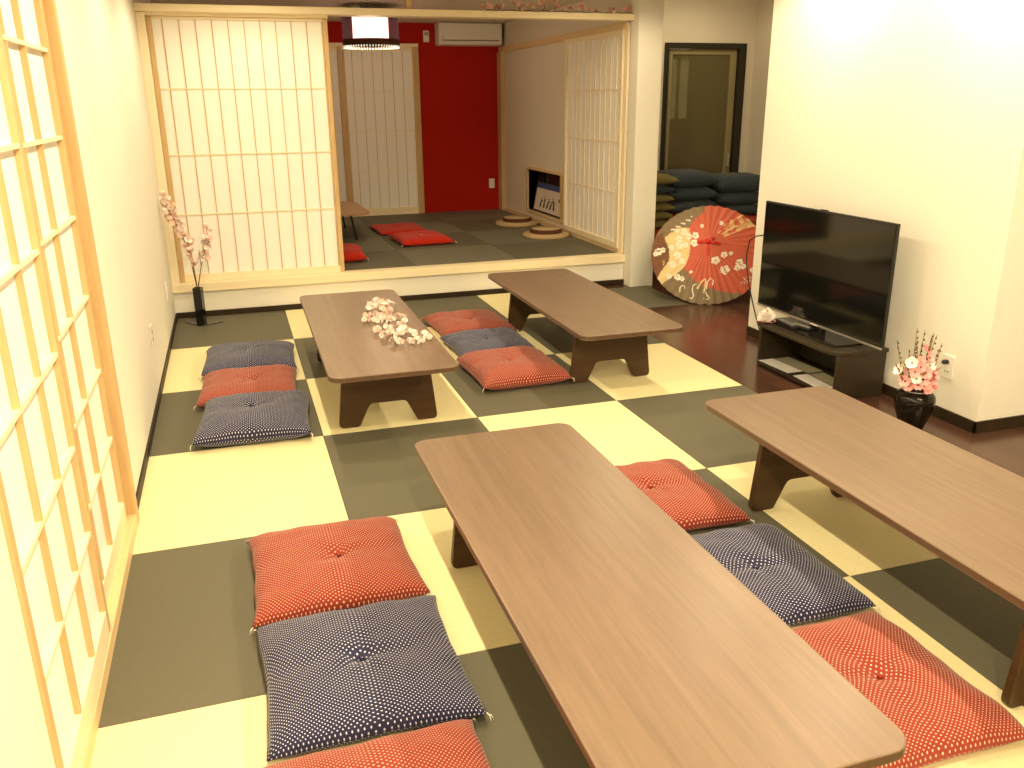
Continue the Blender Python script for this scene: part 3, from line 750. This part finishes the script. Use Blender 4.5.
# garland on the shelf beam
gl = empty('flower_garland', (3.2, 2.955, 2.302), label='dusty pink flower garland lying along the shelf beam', cat='flowers')
m = MB('twig'); rnd = random.Random(11); prev = []
for k in range(26): prev.append((-.60+1.26*k/25, -.005+.016*math.sin(k*1.3), .010+.005*math.sin(k*2.1)))
m.tube(prev, .003, .003)
for x in (-.50, -.33, -.12, -.02, .22, .5): m.tube([(x, 0, .012), (x+.012, -.004, .05)], .002, .0015)
m.build('stem', gl)
prs = [blossom_cluster('blossom', 160+k, 4, .020, .021, ['petal_dusty', 'petal_dusty', 'petal_pink'], 'petal_deep') for k in range(3)]
spots = [(-.60, -.01, .035), (-.57, .0, .032), (-.63, .0, .03), (-.50, 0, .03), (-.48, 0, .05), (-.38, 0, .055), (-.33, 0, .06), (-.30, 0, .035), (-.25, 0, .05), (-.20, .0, .03), (-.14, 0, .065), (-.11, -.01, .05), (-.08, 0, .07), (-.03, 0, .085), (0, 0, .045), (.06, 0, .03), (.12, 0, .032), (.2, 0, .05), (.24, 0, .045), (.3, 0, .03), (.36, 0, .03), (.48, -.005, .04), (.51, 0, .025), (.60, -.01, .03), (.635, -.005, .045)]
place_clusters(gl, prs, spots, 12, .75, 1.0, 1.0); drop_flags(prs)

# ------------------------------------------------------------------ television corner
sd = empty('tv_stand', (3.76, -.02, -.006), label='low dark wood stand with an open shelf under the television', cat='tv stand')
out = fillet([(-.185, -.405), (.17, -.405), (.17, .385), (-.185, .385)], [.13, 0, 0, .05], 8)
MB('stand_wood').prism(out, 'Z', .262, .286, bev=.003).build('top', sd)
MB('stand_wood').box(-.155, -.395, 0, .168, -.372, .262, bev=.002).build('side_panel', sd)
MB('stand_wood').box(-.155, .350, 0, .168, .373, .262, bev=.002).build('side_panel', sd)
MB('stand_wood').box(-.165, -.372, .012, .15, .350, .034, bev=.002).build('shelf', sd)
MB('stand_wood').box(.15, -.372, .012, .165, .350, .262).build('back_panel', sd)
SZ = .280
tv = empty('television', (3.735, -.01, SZ), label='large black flat television with dark screen on the low stand', cat='television')
m = MB('black_matte'); m.box(0, -.575, .050, .018, .600, .722, bev=.003); m.build('bezel', tv)
MB('screen_black').box(-.0022, -.564, .072, .0005, .589, .712).build('screen', tv)
MB('silver').box(-.004, -.575, .048, .004, .600, .060, bev=.001).build('lower_trim', tv)
MB('thread_white').box(-.0052, -.035, .051, -.0038, .035, .0565).build('badge', tv)
m = MB('black_matte'); m.box(.018, -.36, .10, .060, .36, .50, bev=.012); m.build('rear_housing', tv)
m = MB('black_gloss'); m.box(.008, -.06, .008, .040, .06, .12, bev=.004); m.build('neck', tv)
m = MB('black_gloss'); m.prism(rrect(-.095, -.31, .115, .36, .02), 'Z', 0, .011, bev=.003); m.build('foot', tv)
m = MB('black_gloss'); m.box(.004, -.003, .722, .015, .06, .728, bev=.002); m.build('sensor', tv)
for i, (x, y, a, L, lab) in enumerate(((3.675, .175, -.10, .205, 'dark remote control on the television foot, nearest the pink flower'),
                                       (3.715, .080, .16, .16, 'shorter dark remote control closer to the screen'))):
    z = SZ+.011
    r = empty('remote_control', (x, y, z+.0005), a, lab, 'remote', 'remotes by the television')
    MB('black_matte').box(-.022, -L/2, 0, .022, L/2, .018, bev=.005).build('body', r)
    m = MB('grey_buttons')
    for q in range(7):
        for c in range(3): m.box(-.015+c*.011, -L/2+.02+q*L*.12, .017, -.008+c*.011, -L/2+.028+q*L*.12, .0195)
    m.build('buttons', r)
pf = empty('paper_flower', (3.625, .315, SZ+.0005), label='large pale pink flower lying on the left end of the stand', cat='flower')
m = MB('petal_white')
for k in range(4): m.flower((0, 0, .012+.014*k), (-.25, -.1, 1), .062-.012*k, 'petal_white', None, 8, .4+.25*k, seed=k)
m.build('petals', pf)
m = MB('petal_pink'); m.flower((0, 0, .006), (0, 0, 1), .066, None, None, 7, .12, seed=9); m.build('outer_petals', pf)
MB('petal_deep').ball((.0, 0, .075), .010).build('centre', pf)
for i, (x, y, a, w_, h_, z, mt, lab) in enumerate((
    (3.66, .185, .04, .105, .30, 0, 'white_paper', 'white sheet on the lower shelf, at its left front'),
    (3.775, .16, .04, .11, .33, 0, 'grey_paper', 'grey printed sheet on the lower shelf behind the white one'),
    (3.655, -.155, -.05, .10, .27, 0, 'white_paper', 'white sheet on the lower shelf, at its right front'),
    (3.765, -.165, -.04, .10, .27, 0, 'grey_paper', 'grey printed sheet at the right rear of the lower shelf'))):
    o = MB(mt).box(-w_/2, -h_/2, 0, w_/2, h_/2, .0015).build('paper_sheet')
    o.location = (x, y, .0287); o.rotation_euler = (0, 0, a); tag(o, lab, 'paper', 'papers on the television shelf')
cd = MB('black_matte').tube([(3.80, .52, .78), (3.84, .70, .765), (3.86, .845, .735), (3.86, .925, .695), (3.86, .95, .60), (3.86, .945, .53), (3.86, .90, .40), (3.86, .83, .27), (3.86, .765, .165), (3.88, .72, .05), (3.90, .62, -.002), (3.93, .45, -.002)], .0045, n=6).build('power_cord')
tag(cd, 'thin black cord hanging in a loop left of the television', 'cord')

# round vase with flowers
v = empty('round_vase', (3.70, -.90, -.006), label='round glossy black vase with fluted lower half on the wood floor', cat='vase')
prof = [(0, 0), (.060, 0), (.066, .006), (.076, .035), (.096, .085), (.112, .130), (.119, .160), (.120, .180), (.115, .200), (.098, .217), (.075, .226), (.064, .232), (.062, .242), (.070, .252), (.076, .256), (.074, .260), (.064, .256), (.056, .246), (.05, .20), (0, .19)]
prof = [(r_*.81, z_*.95) for r_, z_ in prof]
MB('vase_glaze').lathe(prof, 64, mod=lambda a, z: 1+(.018*math.sin(16*a) if .01 < z < .142 else 0)).build('body', v)
m = MB('leaf_green')
m.lathe([(.0625, .2145), (.0640, .2170), (.0580, .2200), (.0565, .2175), (.0625, .2145)], 48); o = m.build('neck_band', v)
o.data.materials[0] = MATS['grey_buttons']
fa = empty('flower_arrangement', (3.70, -.90, .176), label='pink flowers and bare twigs in the round black vase', cat='flowers')
m = MB('twig_olive'); rnd = random.Random(21)
TW = [(-.135, .03, .30), (-.06, -.02, .31), (-.02, .03, .35), (.03, -.02, .32), (.07, .02, .29), (.11, -.01, .27), (.0, -.04, .27), (.05, .05, .26), (-.16, -.01, .19), (-.04, .0, .30), (.01, .01, .34), (.05, -.01, .33), (.09, .01, .31), (.085, -.03, .25), (-.09, -.01, .26)]
for (x, y, z) in TW:
    b = Vector((x*.25, y*.4, .008)); e = Vector((x, y, z)); mid = b.lerp(e, .5)+Vector((rnd.uniform(-.01, .01), rnd.uniform(-.01, .01), 0))
    m.tube([b, mid, e], .0034, .0018)
    for q in range(6):
        p = b.lerp(e, .5+.09*q); m.ball(p+Vector((rnd.uniform(-.004, .004), rnd.uniform(-.004, .004), 0)), .0042, 'twig', 1, (1, 1, 1.6))
m.build('twigs', fa)
m = MB('leaf_green')
for k in range(10):
    a = k*2.4; d = Vector((math.cos(a), math.sin(a), .0)); b = d*.02+Vector((0, 0, .07)); e = b+d*.09+Vector((0, 0, .05+.07*rnd.random())); t = Vector((-d.y, d.x, 0))*.012
    q = [m.bm.verts.new(p) for p in (b, b.lerp(e, .5)+t+Vector((0, 0, .012)), e, b.lerp(e, .5)-t+Vector((0, 0, .012)))]; m.bm.faces.new(q)
m.build('leaves', fa)
def one_flower(r, mt, mc, seed, n=5, cup=.45): return MB(mt).flower((0, 0, 0), (0, 0, 1), r, mt, mc, n, cup, seed=seed).build('flower_head')
FP = [one_flower(.034, 'petal_pink', 'flower_dark', 1), one_flower(.033, 'petal_white', 'flower_dark', 2), one_flower(.030, 'petal_deep', None, 3, 6)]
FS = [(-.085, -.03, .20, 1), (-.02, -.07, .15, 0), (.055, -.06, .13, 0), (-.07, -.06, .12, 1), (-.105, -.02, .10, 0), (-.055, -.065, .085, 0), (-.01, -.075, .085, 0), (.04, -.06, .08, 2), (.075, -.03, .10, 0), (.085, -.02, .15, 0), (.02, -.05, .18, 1), (.06, .0, .18, 0), (-.03, -.03, .20, 0), (.0, .04, .14, 2), (-.06, .05, .12, 0), (.05, .05, .10, 0), (.0, -.03, .11, 2), (.015, -.01, .26, 2), (-.04, .0, .16, 2), (-.11, .03, .15, 1), (-.03, -.07, .115, 0), (.03, -.065, .105, 0), (-.075, -.05, .155, 0), (.04, -.045, .155, 0), (-.09, -.035, .075, 0), (.07, -.045, .065, 2), (.0, -.075, .06, 0), (.10, -.01, .12, 0), (-.045, -.055, .18, 0), (.02, -.04, .22, 0)]
used = set()
for k, (x, y, z, q) in enumerate(FS):
    x *= .88; y *= .88; z *= .96
    d = Vector((x*1.2-.25*abs(y), y-.04, .05)).normalized(); rot = d.to_track_quat('Z', 'Y').to_euler()
    if q not in used: used.add(q); o = FP[q]; o.parent = fa; o.location = (x, y, z); o.rotation_euler = rot
    else: clone(FP[q], fa, (x, y, z), rot, random.uniform(.8, 1.05))

# ------------------------------------------------------------------ paper parasol standing open on the floor
E_ = math.radians(38.7); hv = Vector((-.51, -.86, 0)).normalized()
ax = (hv*math.cos(E_)+Vector((0, 0, math.sin(E_)))).normalized(); wv = (-hv*math.sin(E_)+Vector((0, 0, math.cos(E_)))).normalized(); sv = wv.cross(ax)
RP, HP = .475, .19
org = Vector((4.15, 1.955, 0.0))+RP*wv
PM = Matrix((( sv.x, wv.x, ax.x, org.x), (sv.y, wv.y, ax.y, org.y), (sv.z, wv.z, ax.z, org.z), (0, 0, 0, 1)))
ps = empty('paper_parasol', label='open red paper parasol with white flowers and fans, leaning on the floor', cat='parasol')
NR, NS = 40, 40
def cone(r, th, lift=0.):
    """point on the canopy: r 0..1, th angle"""
    pl = .015*r*abs(math.sin(NR*th/2)) - .004
    z = HP*(1-r**1.12)-pl*(1 if r > .05 else 0)+lift
    return Vector((RP*r*math.cos(th), RP*r*math.sin(th), z))
def inpoly(x, y, poly):
    c = False; j = len(poly)-1
    for i in range(len(poly)):
        if (poly[i][1] > y) != (poly[j][1] > y) and x < (poly[j][0]-poly[i][0])*(y-poly[i][1])/(poly[j][1]-poly[i][1])+poly[i][0]: c = not c
        j = i
    return c
def pattern_xy(r, th): return 435+r*392*math.cos(th), 400-r*350*math.sin(th)-(1-r)*122     # printed design laid out on the canopy's own plane
REG = [('washi_gold', [(490, 215), (560, 150), (660, 110), (770, 110), (830, 170), (800, 200), (690, 205), (580, 245), (520, 265)]),
       ('washi_grey', [(20, 300), (60, 150), (240, 20), (400, 0), (395, 90), (340, 130), (290, 205), (200, 235), (100, 300)]),
       ('washi_ivory', [(110, 300), (170, 250), (240, 205), (300, 205), (315, 300), (310, 400), (285, 480), (250, 520), (130, 680), (60, 620), (120, 540), (175, 440), (165, 360)]),
       ('washi_brown', [(0, 330), (110, 250), (165, 360), (175, 440), (120, 540), (60, 640), (0, 500)]),
       ('washi_grey', [(60, 680), (250, 520), (285, 490), (340, 560), (420, 612), (520, 645), (620, 662), (700, 662), (690, 760), (450, 800), (200, 800)]),
       ('washi_ivory', [(690, 664), (740, 645), (800, 560), (860, 560), (800, 720), (690, 730)])]
m = MB(['washi_red', 'washi_gold', 'washi_ivory', 'washi_brown', 'washi_grey', 'washi_white', 'ribbon_red'])
NT = NR*10; rings = []
for j in range(NS+1):
    r_ = .02+.98*j/NS; rings.append([m.bm.verts.new(cone(r_, 2*PI*k/NT)) for k in range(NT)])
for j in range(NS):
    for k in range(NT):
        f = m.bm.faces.new((rings[j][k], rings[j+1][k], rings[j+1][(k+1) % NT], rings[j][(k+1) % NT]))
        X_, Y_ = pattern_xy(.02+.98*(j+.5)/NS, 2*PI*(k+.5)/NT); mt = 'washi_red'
        for nm, poly in REG:
            if inpoly(X_, Y_, poly) and not (nm == 'washi_gold' and noise.noise(Vector((X_*.03, Y_*.03, (k//10)*.9))) < -.12): mt = nm
        f.material_index = m.mi(mt)
def inv(X_, Y_):
    """design point -> canopy r, theta"""
    r_, th = .5, 0.
    for _ in range(40):
        dx = (X_-435)/392; dy = (400-(1-r_)*122-Y_)/350; th = math.atan2(dy, dx); r_ = .5*r_+.5*math.hypot(dx, dy)
    return min(r_, .985), th
def dab(X_, Y_, s, mt='washi_white', n=5, rot=0., asp=.45):
    for q in range(n):
        a = rot+2*PI*q/n; pts = []
        for k in range(6):
            b = 2*PI*k/6; ux = s*(.55+.42*math.cos(b)); uy = s*asp*math.sin(b)
            pts.append((X_+ux*math.cos(a)-uy*math.sin(a), Y_+ux*math.sin(a)+uy*math.cos(a)))
        f = m.bm.faces.new([m.bm.verts.new(cone(*inv(*p), .0035)) for p in pts][::-1]); f.material_index = m.mi(mt)
rnd = random.Random(31)
for X_, Y_, s in ((490, 420, 34), (545, 380, 26), (590, 372, 16), (555, 492, 38), (650, 440, 28), (640, 478, 26), (680, 470, 22), (345, 250, 26), (340, 300, 28), (385, 185, 14), (265, 235, 26), (300, 262, 24), (240, 330, 30), (95, 390, 30), (125, 375, 22), (75, 410, 20), (240, 560, 26), (270, 570, 22), (230, 400, 30), (200, 470, 26), (265, 440, 24), (185, 350, 22), (740, 500, 22), (330, 515, 14), (180, 560, 22), (235, 285, 26), (215, 230, 16), (515, 165, 16), (280, 320, 22)):
    dab(X_, Y_, s, rot=rnd.uniform(0, 2))
for q in range(6):
    dab(690+q*20, 560-q*4, 11, n=2, rot=1.1); dab(672+q*19, 592-q*5, 10, n=2, rot=1.1)
for q in range(13): dab(175+q*11, 226-q*8+8*(q % 3), 8, n=4)
for q in range(9): dab(120+4*q, 455+rnd.uniform(-16, 16), 24, 'washi_gold', 1, rot=q*.35, asp=.1)
def stroke(pts, w=.0042, mt='washi_white'):
    P_ = [cone(*inv(*p), .004) for p in pts]; L = []; Rr = []
    for i, p in enumerate(P_):
        t = (P_[min(i+1, len(P_)-1)]-P_[max(i-1, 0)]).normalized(); sd_ = t.cross(Vector((0, 0, 1))).normalized()*w
        L.append(m.bm.verts.new(p+sd_)); Rr.append(m.bm.verts.new(p-sd_))
    for i in range(len(P_)-1):
        f = m.bm.faces.new((L[i], L[i+1], Rr[i+1], Rr[i])); f.material_index = m.mi(mt)
stroke([(262, 670), (262, 635), (275, 618), (292, 625), (296, 645)])
stroke([(372, 600), (350, 615), (345, 650), (358, 690), (345, 715), (330, 705)])
stroke([(430, 640), (445, 680), (465, 700), (450, 715), (425, 705)])
stroke([(440, 640), (445, 580), (465, 555), (485, 575), (478, 610)])
stroke([(380, 640), (400, 590), (430, 560), (435, 600), (425, 660), (455, 690)], .009, 'washi_ivory')
bmesh.ops.recalc_face_normals(m.bm, faces=[f for f in m.bm.faces])
o = m.build('canopy', ps)
for f in o.data.polygons:
    if f.normal.z < 0: pass
m = MB('ribbon_red')
for a, L in ((.05, .10), (PI-.12, .095), (.95, .075), (-PI/2, .105), (2.2, .04)):
    d = Vector((math.cos(a), math.sin(a), 0)); t = Vector((-d.y, d.x, 0))*.011
    b = Vector((0, 0, HP+.006)); e = d*L+Vector((0, 0, HP*(1-L/RP)+.016)); md = b.lerp(e, .5)+Vector((0, 0, .014))
    for p, q in ((b, md), (md, e)):
        vs_ = [m.bm.verts.new(v_) for v_ in (p-t, q-t, q+t, p+t)]; lo = [m.bm.verts.new(v_-Vector((0, 0, .004))) for v_ in (p-t, q-t, q+t, p+t)]
        m.bm.faces.new(vs_); m.bm.faces.new(lo[::-1])
        for i in range(4): m.bm.faces.new((vs_[i], lo[i], lo[(i+1) % 4], vs_[(i+1) % 4]))
m.ball((0, 0, HP+.012), .020); m.build('top_tie', ps)
m = MB('bamboo'); m.tube([(0, 0, HP-.004), (0, 0, HP-.80)], .010, .010, 10); m.build('handle', ps)
for k in range(NR):
    th = 2*PI*k/NR; m = MB('bamboo')
    m.tube([cone(.03, th, -.006), cone(.35, th, -.006), cone(.70, th, -.006), cone(.998, th, -.006)], .0028, .0028, 4); m.build('rib', ps)
ps.matrix_world = PM

# ------------------------------------------------------------------ lights
WARM = (1.0, .815, .50)
def spot(x, y, w, ang=168, blend=.45, r=.022):
    l = bpy.data.lights.new('downlight', 'SPOT'); l.energy = w; l.color = WARM; l.spot_size = math.radians(ang); l.spot_blend = blend; l.shadow_soft_size = r
    o = bpy.data.objects.new('downlight', l); o.location = (x, y, CEIL-.01); C.objects.link(o); return o
PW = 69
for y, k in ((2.05, .95), (.64, 1.), (-.85, 1.1), (-2.2, 1.35), (-3.6, 1.9), (-4.75, 2.5)): spot(.80, y, PW*k)  # last lamp, behind the camera, is added to brighten surfaces facing it
for y, k in ((2.0, .8), (.35, 1.), (-.88, 1.1), (-2.2, 1.25), (-3.6, 1.8), (-4.75, 1.5)): spot(3.45, y, PW*k)  # likewise ends with an added lamp behind the camera
spot(4.95, 3.2, 34, 168, .5).location.z = 2.79                                    # downlight of the corridor
l = bpy.data.lights.new('pendant_bulb', 'POINT'); l.energy = 26; l.color = (1, .72, .42); l.shadow_soft_size = .10
o = bpy.data.objects.new('pendant_bulb', l); o.location = (1.975, 4.9, 2.09); C.objects.link(o)
w = bpy.data.worlds.new('World'); bpy.context.scene.world = w; w.use_nodes = True
w.node_tree.nodes['Background'].inputs[0].default_value = (.9, .75, .5, 1); w.node_tree.nodes['Background'].inputs[1].default_value = .02

# ------------------------------------------------------------------ camera
f_, yaw, pit, rol = 854.8213, .30906, .319815, -.009788
cy, sy, cp, spn = math.cos(yaw), math.sin(yaw), math.cos(pit), math.sin(pit)
fwd = Vector((sy*cp, cy*cp, -spn)); right = Vector((cy, -sy, 0)); up = right.cross(fwd)
c_, s_ = math.cos(rol), math.sin(rol); r2 = c_*right+s_*up; u2 = -s_*right+c_*up
cam = bpy.data.cameras.new('camera'); co = bpy.data.objects.new('camera', cam); C.objects.link(co)
cam.sensor_fit = 'HORIZONTAL'; cam.sensor_width = 36; cam.lens = f_/1024*36; cam.clip_start = .02
loc = Vector((.50303, -4.17963, 1.61932))
co.matrix_world = Matrix(((r2.x, u2.x, -fwd.x, loc.x), (r2.y, u2.y, -fwd.y, loc.y), (r2.z, u2.z, -fwd.z, loc.z), (0, 0, 0, 1)))
sc = bpy.context.scene; sc.camera = co
vs = sc.view_settings; sc.display_settings.display_device = 'sRGB'
vs.view_transform = 'Standard'; vs.look = 'None'; vs.exposure = 0.06; vs.gamma = 1.0; vs.use_curve_mapping = False
